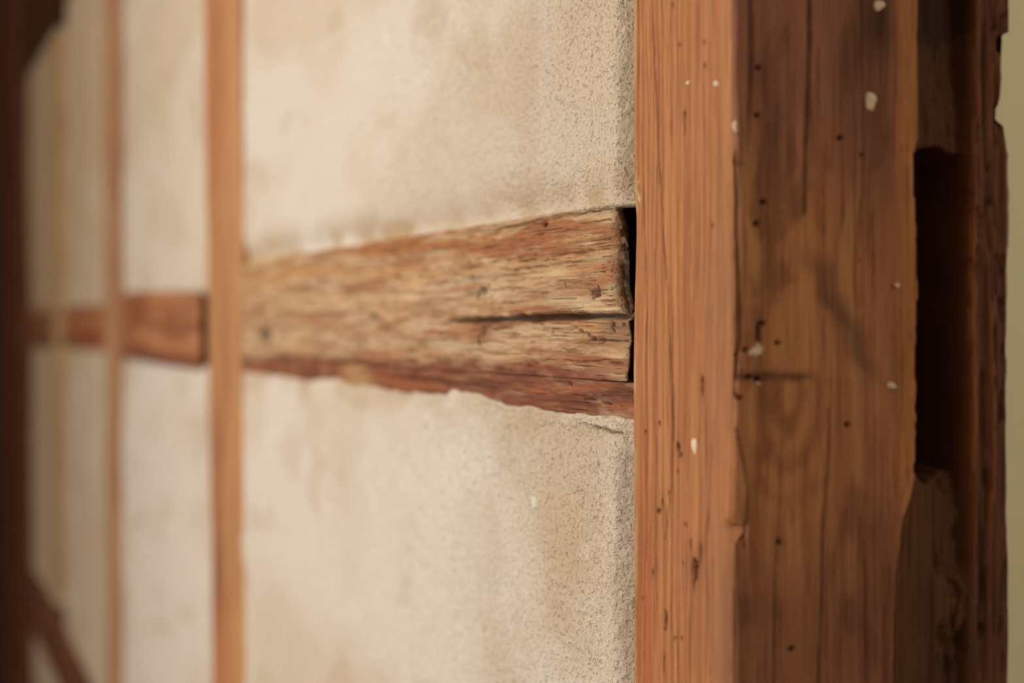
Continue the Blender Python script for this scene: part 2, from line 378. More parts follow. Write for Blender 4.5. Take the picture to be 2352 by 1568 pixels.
def post_near(a, n, na, nn, face, fc, l):
    F = face == 0; E = face == 1
    d = np.zeros_like(a)
    # adze marks and long waves
    d += (fbm(fc * 22, l * 7 + face * 9, 3, 11) - .5) * .0030 + (fbm(fc * 140, l * 9 + face * 3, 3, 12) - .5) * .0014
    d += (fbm(fc * 500, l * 30 + face * 5, 2, 13) - .5) * .0005
    # ---- front face colours and relief
    colF, gF, fF = grain_cols(fc, l, lin(190, 130, 80), lin(176, 113, 67), lin(152, 90, 53), 21, 330, 4)
    colF = mix(colF, flat(lin(190, 126, 84), a), sstep(.5, .75, fbm(fc * 25, l * 10, 3, 44)) * .5)
    colF = mix(colF, flat(lin(172, 98, 58), a), box(fc, .010, .030, .008) * sstep(-.02, -.14, l) * .7)
    colF = mix(colF, flat(lin(196, 160, 112), a), box(fc, -.01, .0045, .0025) * sstep(.42, .6, fbm(fc * 60, l * 40, 3, 5)) * .9)
    colF = mix(colF, flat(lin(150, 104, 74), a), box(fc, .118, .2, .02) * sstep(.35, .7, fbm(fc * 18, l * 14, 3, 77)) * .55)
    colF = mix(colF, flat(lin(216, 190, 138), a), box(fc, .0015, .0105, .0015) * box(l, .066, .080, .003) * sstep(.35, .5, fbm(fc * 220, l * 160, 3, 15)))
    dark = lin(58, 30, 18)
    crF = 0
    for pts, w, k in (([(-.115, .050), (-.082, .0600), (-.048, .0630), (-.020, .0610), (.012, .0575), (.046, .0495), (.090, .0405), (.134, .0340), (.19, .0290)], .0009, 1.), ([(-.185, .017), (-.09, .022), (-.03, .024), (.05, .018), (.10, .015)], .0006, .6),
                      ([(.0, .090), (.06, .088), (.17, .084)], .0005, .4), ([(-.19, .120), (-.11, .112), (-.02, .128)], .0008, .5), ([(-.19, .036), (-.13, .034), (-.06, .0365), (.01, .0352), (.05, .0335)], .0006, .6),
                      ([(-.19, .070), (-.14, .074), (-.09, .066)], .0006, .55), ([(.09, .060), (.13, .062), (.18, .058)], .0005, .45), ([(.02, .0200), (.06, .0165), (.08, .0150)], .0006, .6)):
        crF = np.maximum(crF, crack(fc, l, pts, w, .0012, int(abs(pts[0][1]) * 1e4)) * k)
    dF = -crF * .0022
    colF = mix(colF, flat(lin(104, 58, 36), a), crF * .85)
    for (p, z, rp, rz, dep) in FRONT_HOLES:
        near = (abs(fc - p) < rp * 3) & (abs(l - z) < rz * 3) & F
        if near.any():
            k = pit(fc + (fbm(fc * 700, l * 700, 2, 9) - .5) * rp * .9, l, p, z, rp, rz) * near
            dF = dF - k * dep; colF = mix(colF, flat(dark, a), k * .85)
            colF = mix(colF, flat(lin(120, 72, 44), a), blob(fc, l, p, z, rp * 2, rz * 2) * .35 * near)
    # crescent bark pocket
    cres = pit(fc, l, .050, -.1545, .0042, .0042) * (1 - pit(fc, l, .0465, -.1545, .0036, .0040))
    dF = dF - cres * .0025 * F; colF = mix(colF, flat(dark, a), cres * .7)
    # ---- end face colours and relief
    s = fc
    colE, gE, fE = grain_cols(s, l, lin(194, 138, 92), lin(178, 118, 78), lin(148, 95, 65), 51, 140, 3)
    up = sstep(.035, .125, l + (fbm(s * 30, l * 10, 3, 61) - .5) * .07)
    colE = mix(colE, flat(lin(150, 99, 76), a), up * .8)
    lo = sstep(-.085, -.15, l + (fbm(s * 26, l * 10, 3, 62) - .5) * .09)
    colE = mix(colE, flat(lin(146, 94, 66), a), lo * .75)
    colE = mix(colE, flat(lin(116, 74, 54), a), sstep(.050, .085, s + (fbm(s * 26, l * 8, 3, 63) - .5) * .06) * .65 * (1 - box(s, .084, .1, .004)))
    colE = mix(colE, flat(lin(198, 134, 82), a), (blob(s, l, .030, .025, .028, .05) + blob(s, l, .024, -.062, .03, .035)) * .6)
    colE = mix(colE, flat(lin(204, 138, 78), a), box(s, .0900, .101, .002) * (.35 + .65 * sstep(-.16, -.05, l)) * .6)  # lip painted brighter, as if its edge catches light
    colE = mix(colE, flat(lin(110, 66, 46), a), sstep(.56, .74, fbm(s * 48, l * 22, 4, 64)) * .55)
    # flame figure round a knot under the middle of the face
    rr = np.sqrt(((s - .030) / .9) ** 2 + ((l + .036) * .55) ** 2)
    fig = (np.sin(rr * 620 + fbm(s * 60, l * 40, 3, 65) * 5) * .5 + .5) * np.exp(-(rr / .030) ** 2) * (l < -.025)
    colE = mix(colE, flat(lin(128, 78, 50), a), fig * .6)
    bar = np.exp(-((l + .0245 + (fbm(s * 90, l * 0, 3, 66) - .5) * .004) / .0022) ** 2) * box(s, .0, .043, .006)
    colE = mix(colE, flat(lin(84, 54, 38), a), bar * .7)
    diag = np.exp(-((s - .052 - (.02 - l) * .55 + (fbm(s * 60, l * 60, 3, 67) - .5) * .012) / .0065) ** 2) * box(l, -.025, .035, .012)
    colE = mix(colE, flat(lin(92, 62, 50), a), diag * .65)
    dE = -bar * .0012
    crE = 0
    for pts, w, k in (([(.055, .0383), (.10, .0400), (.20, .0430)], .0010, 1.), ([(.08, .0075), (.12, .0098), (.20, .0105)], .0009, .8), ([(-.20, .046), (-.09, .050), (-.04, .052)], .0008, .7),
                      ([(-.06, .0005), (.0, .0040), (.06, .0030), (.09, .0015)], .0010, .8), ([(-.11, .0070), (-.08, .0085), (-.05, .003)], .0008, .7), ([(-.20, .022), (-.12, .024), (-.06, .026)], .0007, .6), ([(-.20, .073), (-.10, .071)], .0008, .6), ([(.03, .068), (.09, .071), (.20, .070)], .0007, .5)):
        crE = np.maximum(crE, crack(s, l, pts, w, .0010, int(abs(pts[0][1]) * 1e4) + 2, 30) * k)
    dE = dE - crE * .0025; colE = mix(colE, flat(lin(84, 50, 36), a), crE * .8)
    # split-off flake that ends at a step, upper part by the arris
    dE = dE + .0014 * box(s, -.01, .0085, .0008) * sstep(.079, .081, l)
    for (p, z, rp, rz, dep) in END_HOLES:
        near = (abs(s - p) < rp * 3) & (abs(l - z) < rz * 3) & E
        if near.any():
            k = pit(s, l, p, z, rp, rz) * near
            dE = dE - k * dep; colE = mix(colE, flat(dark, a), k * .8)
    # raised lip left of the groove, stave groove, mortise
    w1 = (fbm(l * 60, l * 0 + 2, 3, 71) - .5); w2 = (fbm(l * 45, l * 0 + 4, 3, 72) - .5)
    lipx = np.interp(l, [-.4, -.13, -.10, -.074, .02, .085, .095, .4], [.083, .086, .0900, .0975, .0990, .0975, .0995, .0990]) + w1 * .0022
    top = .0895 + (fbm(s * 160, s * 0, 3, 73) - .5) * .010; bot = -.0755 + (fbm(s * 140, s * 0 + 5, 3, 74) - .5) * .010
    rgt = .1315 + w2 * .0030
    dE = dE + .0026 * sstep(lipx - .010, lipx - .001, s) * (s < lipx + .001)
    inm = sstep(bot - .0015, bot + .0025, l) * (1 - sstep(top - .002, top + .002, l))
    prof_m = sstep(lipx, lipx + .0022, s) * (.082 - .018 * sstep(.112, .124, s + w2 * .003)) * np.clip((rgt + .0005 - s) / .0055, 0, 1)
    # a ledge across the mortise, upper third
    prof_m = prof_m * (1 - .12 * sstep(.052, .056, l + (s - .1) * .35) * (s > .104))
    grv_u = sstep(lipx, lipx + .002, s) * (1 - sstep(rgt - .004, rgt + .001, s)) * sstep(top - .002, top + .002, l) * (.014 + .008 * (fbm(s * 160, l * 14, 3, 75) - .5) + .006 * sstep(.10, .16, l))
    g1 = .1125 + (fbm(l * 30, l * 0, 3, 76) - .5) * .008 + .004 * sstep(-.10, -.15, l)
    low = (1 - sstep(bot - .0015, bot + .0025, l))
    grv_l = (sstep(lipx, lipx + .004, s) * .0045 + sstep(g1, g1 + .0015, s) * .010) * (1 - sstep(rgt - .004, rgt + .003, s)) * low
    grv_l = grv_l * (1 - .75 * sstep(-.118, -.135, l) * (s > .11)) + .006 * sstep(.5, .7, fbm(s * 130, l * 50, 3, 83)) * box(s, .112, .129, .002) * low + .007 * sstep(-.150, -.162, l + (fbm(s * 150, l * 0, 3, 81) - .5) * .02) * box(s, .113, .128, .002)
    dE = dE - prof_m * inm - grv_u - grv_l
    # fluted, weathered strip behind the groove
    bk = sstep(.1315, .134, s)
    flu = (fbm(s * 420, l * 8, 3, 78, .6) - .5)
    dE = dE + bk * (flu * .0065 - .0030 * np.exp(-((s - .1375) / .0016) ** 2) + .0016 * np.exp(-((s - .1335) / .0012) ** 2))
    dE = dE - bk * .0030 * sstep(.50, .66, fbm(s * 300, l * 16, 3, 84)) - bk * .004 * sstep(.62, .74, fbm(s * 200, l * 40, 3, 85))
    rid = np.exp(-((s - .1325 - w2 * .003) / .0014) ** 2)
    ridge_highlight = rid * sstep(-.20, -.03, l) * (1 - .6 * sstep(.05, .07, l))
    colE = mix(colE, flat(lin(100, 62, 40), a), bk * .85)
    colE = mix(colE, flat(lin(138, 86, 56), a), bk * sstep(.5, .7, flu + .5) * .7)
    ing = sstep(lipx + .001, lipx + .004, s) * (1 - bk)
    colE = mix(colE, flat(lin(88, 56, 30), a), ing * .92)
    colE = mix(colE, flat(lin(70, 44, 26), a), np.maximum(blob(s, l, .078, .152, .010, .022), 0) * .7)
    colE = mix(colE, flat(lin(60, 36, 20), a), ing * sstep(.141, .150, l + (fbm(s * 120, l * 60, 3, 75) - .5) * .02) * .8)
    colE = mix(colE, flat(lin(168, 108, 72), a), ridge_highlight * .75)  # painted highlight along the ridge beside the mortise
    d = d + np.where(F, dF, 0) + np.where(E, dE, 0)
    # worn front arris: width of the chamfer changes along the height
    cw = np.interp(l, [-.4, -.17, -.13, -.10, -.085, -.03, .05, .17, .4], [.014, .013, .012, .009, .003, .004, .003, .0025, .003]) + (fbm(l * 40, l * 0 + 1, 3, 79) - .5) * .003
    q = np.where(F, PW - a, np.where(E, s, 1.0))
    d = d - np.clip(cw - q, 0, 1) * .42
    d = d - (pit(fc, l, .0, -.100, .006, .006, .8) * E + pit(fc, l, PW, -.100, .010, .005, .8) * F) * .004
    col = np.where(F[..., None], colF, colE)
    other = (face > 1)
    col = np.where(other[..., None], flat(lin(120, 78, 50), a), col)
    A = a + na * d; N = n + nn * d
    # near arris towards the plaster wanders a little
    A = A + (np.interp(l, [-.4, -.1, -.03, .02, .045, .062, .07, .4], [0, -.0008, -.0005, .0005, .0026, .0022, .0004, 0]) + (fbm(l * 70, l * 0, 3, 80) - .5) * .0012) * (1 - sstep(.0, .012, a)) * (n > -.03)
    # chipped back arris
    c2 = np.interp(l, C2Z, C2V) + (fbm(l * 90, l * 0 + 3, 3, 82) - .5) * .0016
    N = np.maximum(N, -(PD - c2))
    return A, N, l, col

z_near = grade(-EYE + .001, TOP - EYE - .001, .02, [(-.30, -.20, .004), (-.20, .20, .0008), (.20, .30, .004)])
base = (0.073, 0.076, 0.0)
post1 = thing('timber_post', 'thick orange brown oak post in front with an empty dark mortise slot', 'post', base)
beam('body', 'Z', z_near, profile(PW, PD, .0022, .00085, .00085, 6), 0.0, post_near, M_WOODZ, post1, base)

def splash(parent, loc, cen, u, v, nrm, ru, rv, h, seed):
    """flat drop of lime: a small domed blob with an irregular rim, lying on the timber"""
    rng = np.random.RandomState(seed); cen = np.array(cen, float); u = np.array(u, float); v = np.array(v, float); nrm = np.array(nrm, float)
    k = 20; th = np.linspace(0, 2 * math.pi, k, endpoint=False)
    rim = 1 + .16 * np.sin(2 * th + rng.rand() * 6) + .12 * np.sin(3 * th + rng.rand() * 6) + .07 * rng.randn(k)
    V = []
    for fr, hh in ((1.0, -1.2), (.96, .35), (.75, .8), (.4, 1.0)):
        for t, r in zip(th, rim): V.append(cen + u * ru * r * fr * math.cos(t) + v * rv * r * fr * math.sin(t) + nrm * h * (hh + (.18 * rng.randn() if hh > .5 else 0)))
    Q = [(r * k + i, r * k + (i + 1) % k, (r + 1) * k + (i + 1) % k, (r + 1) * k + i) for r in range(3) for i in range(k)]
    n0 = np.cross(V[1] - V[0], V[k] - V[0]); flip = np.dot(np.cross(u, v), nrm) < 0
    cap = list(range(3 * k, 4 * k)); bot = list(range(k))[::-1]
    if flip: Q = [q[::-1] for q in Q]; cap = cap[::-1]; bot = bot[::-1]
    return make_mesh('lime_splash', V, Q, None, M_SPECK, parent, loc, True, [cap, bot])
for i, (p, z, ru, rv) in enumerate([(.1257, .1215, .0032, .0016), (.0854, .1259, .0022, .0011), (.0949, -.0613, .0034, .0048)]):
    splash(post1, base, (p, 0.0002, z + EYE), (1, 0, 0), (0, 0, 1), (0, -1, 0), ru, rv, .0008, 40 + i)
for i, (s_, z, ru, rv, x) in enumerate([(.0030, .0986, .0018, .0034, .0005), (.0748, .113, .0034, .0043, 0), (.0134, -.0118, .0042, .0038, 0), (.0144, -.0280, .0015, .0007, 0),
                                        (.0860, -.0295, .0023, .0020, .0005), (.0885, .0208, .0014, .0013, .002), (.0795, .1611, .0026, .0030, 0)]):
    splash(post1, base, (PW + x, s_, z + EYE), (0, 1, 0), (0, 0, 1), (1, 0, 0), ru, rv, .0009, 60 + i)

# ---------------------------------------------------------------- the near rail
RZ0, RZ1, SEAM = -0.0560, 0.0680, -0.0310
def rail_end(z):
    return np.interp(z, [-.031, .0035, .0060, .012, .022, .03, .05, .068], [-.0140, -.0135, -.0200, -.0240, -.0310, -.0335, -.0340, -.0330])

def rail_tint(z, l, seed=101):
    tanl, tanm, red = lin(208, 174, 134), lin(192, 151, 110), lin(162, 106, 74)
    c, g, f = grain_cols(z, l, tanl, tanm, red, seed, 170, 3)
    c = mix(c, flat(lin(204, 152, 96), z), sstep(.45, .62, fbm(z * 60, l * 2, 3, 104)) * sstep(.02, .05, z) * .7)
    c = mix(c, flat(lin(166, 102, 68), z), sstep(.50, .66, fbm(z * 140, l * 6, 4, 105)) * (.35 + .35 * sstep(-.8, -.2, l)))
    c = mix(c, flat(lin(168, 98, 58), z), np.exp(-((z - .042 + (l + .1) * .04) / .010) ** 2) * sstep(.35, .6, fbm(z * 60, l * 5, 3, 106)) * .65)
    c = mix(c, flat(lin(220, 194, 158), z), sstep(.54, .70, fbm(z * 190, l * 14, 4, 107)) * .55)
    c = mix(c, flat(lin(150, 92, 58), z), sstep(.60, .74, fbm(z * 520, l * 22, 3, 108)) * .55)
    band = -.022 + (fbm(l * 7, l * 0, 3, 109) - .5) * .010
    band = band + np.interp(l, [-1.3, -1.0, -.60, -.50, -.42, -.2, -.10, -.03], [-.012, -.004, -.004, .000, .002, .001, -.004, -.010])
    c = mix(c, flat(lin(136, 78, 56), z), (1 - sstep(band - .003, band + .0015, z)) * (.92 - .3 * sstep(.5, .7, fbm(z * 160, l * 30, 3, 111))))
    return c

def body_fn(a, n, na, nn, face, fc, l):
    z = a + SEAM; F = face == 0
    c = rail_tint(z, l)
    d = (fbm(z * 45, l * 8 + face * 7, 3, 121) - .5) * .0040 + (fbm(z * 230, l * 22, 3, 122) - .5) * .0016 + (fbm(z * 800, l * 90, 2, 123) - .5) * .0006
    d = d * np.where(F, 1, .4)
    cr = 0
    for pts, w, k, dep in (([(-.40, .0037), (-.30, .0040), (-.2141, .0047), (-.10, .0058), (-.03, .0053), (.0, .0050)], .0017, 1., .010), ([(-.17, .0405), (-.12, .0430), (-.03, .0445)], .0005, .7, .003),
                           ([(-.25, .0345), (-.15, .0365), (-.06, .0385)], .0004, .6, .002), ([(-.30, .0620), (-.2, .0640), (-.03, .0665)], .0006, .8, .003),
                           ([(-.20, -.0095), (-.10, -.0082), (-.03, -.0085)], .0005, .5, .002), ([(-.25, -.0160), (-.12, -.0150), (-.05, -.0155)], .0004, .5, .002),
                           ([(-.14, .0270), (-.09, .0262), (-.06, .0268)], .0004, .5, .002), ([(-.5, .0300), (-.35, .0318), (-.22, .0322)], .0007, .4, .002)):
        m = crack(z, l, pts, w, .0006, int(abs(pts[0][1]) * 1e4) + 1, 60) * k
        d = d - m * dep * F; cr = np.maximum(cr, m)
    c = mix(c, flat(lin(48, 32, 23), a), cr * .92)
    for (x, zz, rx, rz, dep, st) in ((-.0700, .0190, .010, .0022, .005, .8), (-.0620, .0212, .003, .0018, .004, .7), (-.0760, .0165, .004, .0014, .004, .8), (-.306, .0234, .012, .0030, .003, .6), (-.322, .0205, .006, .0022, .003, .6), (-.290, .0262, .004, .0020, .002, .5),
                                     (-.306, -.0040, .006, .0042, .003, .5), (-.316, -.0100, .004, .0050, .002, .45), (-.166, .0612, .005, .0020, .005, .8), (-.127, .0241, .0018, .0016, .004, .8), (-.0565, .0012, .0028, .0011, .005, .9),
                                     (-.0400, .0008, .0024, .0011, .005, .9), (-.110, -.0005, .0030, .0009, .004, .9), (-.102, -.0034, .0034, .0012, .005, .9), (-.093, -.0052, .0030, .0010, .004, .9), (-.086, -.0074, .0040, .0012, .004, .8), (-.073, -.0084, .0048, .0018, .003, .6),
                                     (-.152, -.0041, .003, .0010, .003, .6), (-1.105, -.0086, .035, .0090, .002, .75), (-.63, .0060, .02, .0045, .002, .4), (-.92, .0350, .06, .0040, .001, .35), (-.72, .0300, .03, .0035, .001, .35)):
        k = pit(l + (fbm(l * 260, z * 260, 2, 130) - .5) * rx * 1.3, z, x, zz, rx, rz, .7) * F
        d = d - k * dep * 1.3; c = mix(c, flat(lin(44, 29, 22), a), k * st)
    # raised sliver beside the split, and hollowed pale strip after it
    sl = box(z, -.0040, .0018, .0005) * box(l, -.115, -.0590, .002) * F
    d = d + sl * .0016; c = mix(c, flat(lin(204, 160, 104), a), sl * .6)
    sh = np.exp(-((l + .0570 + (z + .001) * .4) / .0011) ** 2) * box(z, -.0045, .0015, .0006) * F
    d = d - sh * .0035; c = mix(c, flat(lin(70, 46, 32), a), sh * .8)
    ho = box(z, -.0105, .0022, .0012) * sstep(-.085, -.055, l) * F
    d = d - ho * .0012; c = mix(c, flat(lin(160, 128, 98), a), ho * .7)
    pale = blob(z, l, .0205, -.035, .0030, .018) + blob(z, l, .0395, -.06, .0028, .02)
    c = mix(c, flat(lin(206, 184, 148), a), pale * .7 * F)
    # broken lower front edge towards the far end
    # the end stops short of the post; its upper half shrank back further
    xe = rail_end(z); sh_ = (xe + .034) * sstep(-.16, -.034, l)
    le = l + sh_
    e = np.clip(1 - (xe - le) / .0075, 0, 1)
    r = np.where(z > .005, .0062, .0022) * (1 - np.sqrt(np.clip(1 - e ** 2, 0, 1))) * np.where(F, 1, .2)
    d = d - r
    bevel_tone = sstep(.55, 1.0, e + (fbm(z * 300, n * 300 + l * 200, 3, 131) - .5) * .5)
    c = mix(c, flat(lin(170, 138, 100), a), bevel_tone * .7)  # pale tan painted on the end bevel to make up for weak light
    le = le + (fbm(z * 120, n * 200, 2, 132) - .5) * .0016 * sstep(-.06, -.034, l)
    # top edge follows the plaster line
    A = a + na * d * .6; N = n + nn * d
    A = A + (np.interp(le, [-1.25, -.75, -.2, -.1, 0], [-.003, -.0005, .001, .0006, 0]) + (fbm(le * 30, le * 0, 3, 133) - .5) * .002) * sstep(.03, .09, a)
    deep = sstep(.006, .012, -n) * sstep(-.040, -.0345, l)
    c = mix(c, flat(lin(70, 54, 42), a), deep * .85)  # rail end also painted darker into the gap, as shade
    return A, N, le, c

def strip_fn(a, n, na, nn, face, fc, l):
    z = a + RZ0; F = face == 0
    c = rail_tint(z, l)
    c = mix(c, flat(lin(178, 108, 66), a), sstep(.48, .66, fbm(z * 130, l * 6, 4, 141)) * .6)
    c = mix(c, flat(lin(108, 60, 44), a), sstep(.55, .70, fbm(z * 180, l * 9, 4, 142)) * .75)
    c = mix(c, flat(lin(186, 146, 116), a), sstep(.58, .72, fbm(z * 220, l * 30, 4, 143)) * sstep(-.10, -.02, l) * .7)
    c = mix(c, flat(lin(198, 158, 110), a), sstep(-.62, -.66, l) * box(l, -.76, -.66, .03) * .7)
    d = ((fbm(z * 60, l * 5, 3, 144) - .5) * .0030 + (fbm(z * 260, l * 20, 3, 145) - .5) * .0012) * sstep(-.052, -.044, z)
    d = d - (SEAM - z) * .26 * F - .0008 * F
    for (x, zz, rx, rz) in ((-.118, -.0345, .003, .0010), (-.010, -.0415, .002, .0012), (-.09, -.0425, .012, .0008), (-.06, -.0440, .010, .0007)):
        k = pit(l, z, x, zz, rx, rz, .7) * F; d = d - k * .003; c = mix(c, flat(lin(60, 38, 28), a), k * .85)
    N = n + nn * d - .02 * (1 - sstep(-.0555, -.0525, z)) * sstep(-.03, -.02, n)
    N = np.where((z < -.0535) & (n > -.03) & (face == 0), N - .002, N)
    return a + na * d * .3, N, l + (fbm(z * 300, n * 200, 2, 146) - .5) * .002 * sstep(-.02, -.003, l), c

xs_rail = grade(-1.236, -.034, .003, [(-1.236, -.62, .003), (-.62, -.34, .0018), (-.34, -.034, .0009)])
rb = (-.63, .05, EYE + RZ0)
rail1 = thing('timber_rail', 'weathered tan oak rail with a long split, meeting the thick front post', 'beam', rb)
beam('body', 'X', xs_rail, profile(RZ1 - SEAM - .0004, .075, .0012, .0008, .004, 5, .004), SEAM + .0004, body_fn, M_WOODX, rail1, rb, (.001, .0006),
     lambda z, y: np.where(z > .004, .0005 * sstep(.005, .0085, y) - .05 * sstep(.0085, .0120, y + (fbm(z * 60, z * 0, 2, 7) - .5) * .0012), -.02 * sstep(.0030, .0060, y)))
xs_strip = grade(-1.236, -.0012, .003, [(-1.236, -.62, .003), (-.62, -.34, .0018), (-.34, -.0012, .0009)])
st = beam('lower_strip', 'X', xs_strip, profile(SEAM - RZ0, .070, .0010, .0008, .01, 5), RZ0, strip_fn, M_WOODX, rail1, rb)
st['label'] = 'dark reddish waney strip along the lower edge'

# ---------------------------------------------------------------- the farther timbers
def plain_post(name, label, x0, w, depth, off, cols, seed, lean=None, wob=.004, patches=(), notch=()):
    """upright timber: x0 = edge away from the camera, off = how far it stands proud at heights z"""
    def fn(a, n, na, nn, face, fc, l):
        c, g, f = grain_cols(fc + face * .3, l, *cols, seed, 60, 3)
        for (p, z, rp, rz, cc, k) in patches: c = mix(c, flat(lin(*cc), a), blob(a, l, p, z, rp, rz) * k)
        d = (fbm(fc * 30, l * 5 + face * 3, 3, seed + 1) - .5) * wob + (fbm(fc * 200, l * 12, 2, seed + 2) - .5) * .001
        A = a + na * d; N = n + nn * d
        A = A + (fbm(l * 4, l * 0 + seed, 2, seed + 4) - .5) * .014
        if lean is not None: A = A + np.interp(l, lean[0], lean[1])
        N = N + np.interp(l, [-1.4, -.4, .4, 1.4], off)
        for z0, z1 in notch: N = np.where((l > z0) & (l < z1), np.minimum(N, -.060), N)
        return A, N, l, c
    loc = (x0 + w / 2, depth / 2, 0)
    t = thing(name, label, 'post', loc)
    beam('body', 'Z', grade(-EYE + .001, TOP - EYE - .001, .03, [(-.6, .6, .006)]), profile(w, depth, .006, .004, .006, 5, .01), x0, fn, M_FARZ, t, loc)
    return t

def plain_rail(name, label, x0, x1, z0, z1, off, cols, seed, patches=(), bend=None, depth=.05, wob=.004, gap=0.0):
    def fn(a, n, na, nn, face, fc, l):
        c, g, f = grain_cols(a + face * .3, l, *cols, seed, 70, 3)
        for (x, z, rx, rz, cc, k) in patches: c = mix(c, flat(lin(*cc), a), blob(l, a + z0, x, z, rx, rz) * k)
        d = (fbm(fc * 40, l * 5 + face * 3, 3, seed + 1) - .5) * wob
        A = a + na * d; N = n + nn * d + off
        if bend is not None: A = A + np.interp(l, bend[0], bend[1])
        e = np.clip(1 - (x1 - l) / .010, 0, 1); N = N - .006 * e ** 2
        return A, N, l, c
    loc = ((x0 + x1) / 2, depth / 2, EYE + z0)
    t = thing(name, label, 'beam', loc)
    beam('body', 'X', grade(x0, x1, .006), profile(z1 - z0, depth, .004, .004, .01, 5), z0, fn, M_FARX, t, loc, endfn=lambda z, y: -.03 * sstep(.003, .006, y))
    return t

OAK = (lin(194, 145, 98), lin(178, 124, 83), lin(148, 98, 68))
post2 = plain_post('timber_post', 'light orange oak post at the far end of the long split rail', -1.452, .215, .14, [-.004, -.001, .006, .008], OAK, 201, ([-.6, -.3, -.1, .1, .6], [.012, .008, 0, 0, -.004]), .005,
                   [(.05, -.28, .03, .05, (132, 84, 58), .7), (.06, .25, .04, .10, (170, 98, 60), .6), (.07, -.42, .06, .12, (176, 104, 68), .6)])
OAK3 = (lin(186, 144, 106), lin(172, 124, 90), lin(148, 102, 74))
post3 = plain_post('timber_post', 'narrow brown oak post, second upright behind the front post', -2.42, .155, .14, [.002, .002, .003, .003], OAK3, 221, ([-.6, -.05, .05, .6], [.01, .01, -.01, -.02]), .004)
OAK4 = (lin(196, 160, 118), lin(184, 144, 102), lin(166, 122, 84))
post4 = plain_post('timber_post', 'faint pale tan post between the narrow brown and the dark post', -3.22, .17, .14, [.0015, .0015, .002, .002], OAK4, 241, notch=((-.660, -.480), (.520, .760)))
DRK = (lin(118, 70, 46), lin(98, 52, 32), lin(66, 32, 18))
post5 = plain_post('timber_post', 'dark reddish brown corner post at the far end of the wall', -4.36, .62, .14, [.014, .012, .014, .014], DRK, 261, ([-.6, 0, .6], [.08, .03, -.10]), .006)

RCOL = (lin(182, 124, 84), lin(160, 102, 70), lin(128, 78, 52))
plain_rail('timber_rail', 'reddish brown rail with a rounded dark patch beyond the light orange post', -2.248, -1.535, -.050, .043, .001, RCOL, 301,
           [(-2.05, .020, .10, .022, (126, 66, 34), .8), (-1.6, .01, .07, .02, (150, 104, 74), .5), (-1.8, -.042, .5, .009, (106, 60, 38), .85), (-1.75, .036, .3, .007, (196, 142, 96), .6)], ([-2.27, -2.1, -1.9, -1.47], [.004, .006, .003, -.002]))
plain_rail('timber_rail', 'short rust brown rail between the narrow brown and pale tan posts', -3.040, -2.436, -.037, .034, .001, RCOL, 321,
           [(-2.62, -.012, .16, .012, (136, 60, 22), .85), (-2.98, -.026, .05, .014, (84, 52, 32), .8), (-2.5, .012, .1, .02, (176, 112, 70), .6)])
plain_rail('timber_rail', 'short dark brown rail running into the dark corner post', -3.690, -3.232, -.040, .032, .001, (lin(160, 110, 72), lin(130, 84, 54), lin(96, 58, 36)), 341)
plain_rail('timber_rail', 'dark brown sagging rail low on the wall beside the dark corner post', -3.640, -2.418, -.615, -.500, .006, (lin(128, 82, 54), lin(108, 66, 42), lin(84, 50, 32)), 361, (), ([-3.8, -3.4, -3.1, -2.7, -2.42], [.022, .004, -.020, -.068, -.085]))
plain_rail('timber_rail', 'very dark rail high on the wall beside the dark corner post', -3.808, -2.448, .525, .700, .010, (lin(86, 50, 28), lin(70, 38, 18), lin(48, 24, 10)), 381, (), ([-3.86, -3.6, -3.2, -3.0, -2.42], [-.010, .000, .022, .045, .09]))

# ---------------------------------------------------------------- the plastered wall between the timbers
wall = slab('wall_right', -4.46, -0.0005, 0.060, 0.140, 0.0, TOP, M_CORE)
wall_loc = np.array(wall.location)

def plaster_tint(X, Z, seed):
    cl, cm, cd = lin(236, 225, 210), lin(227, 210, 189), lin(216, 195, 167)
    g = fbm(X * 2.2, Z * 6, 4, seed); f = fbm(X * 9, Z * 26, 3, seed + 3)
    c = mix(flat(cl, X), flat(cm, X), sstep(.38, .60, g)); c = mix(c, flat(cd, X), sstep(.56, .76, fbm(X * 1.7 + 3, Z * 4, 4, seed + 5)) * .6)
    c = mix(c, flat(lin(200, 176, 140), X), sstep(.60, .78, f) * .3)
    return c

def panel(xs, zs, zbot, ztop, yfn, cfn, parent):
    X, V = np.meshgrid(xs, zs, indexing='ij')                      # zs: 0..1
    zb = zbot(X); zt = ztop(X); Z = zb + (zt - zb) * V
    Y = yfn(X, Z, Z - zb, zt - Z); col = cfn(X, Z)
    co = np.stack([X, Y, Z + EYE], -1); n0, n1 = X.shape
    rim = np.concatenate([np.arange(n0) * n1, (n0 - 1) * n1 + np.arange(1, n1), (np.arange(n0 - 2, -1, -1)) * n1 + n1 - 1, np.arange(n1 - 2, 0, -1)])
    flatc = co.reshape(-1, 3); bk = flatc[rim].copy(); bk[:, 1] = 0.0605
    b0 = n0 * n1; k = len(rim); i = np.arange(k); nx = (i + 1) % k
    side = np.stack([rim, b0 + i, b0 + nx, rim[nx]], -1)
    Q = np.concatenate([grid_quads(n0, n1), side])
    T = np.concatenate([col.reshape(-1, 3), col.reshape(-1, 3)[rim]])
    o = make_mesh('plaster_panel', np.concatenate([flatc, bk]) - wall_loc, Q, T, M_PLASTER, wall, (0, 0, 0), True)
    return o

def lump(X, Z, seed): return (fbm(X * 3, Z * 5, 3, seed) - .5) * .004 + (fbm(X * 16, Z * 40, 3, seed + 2) - .5) * .0014

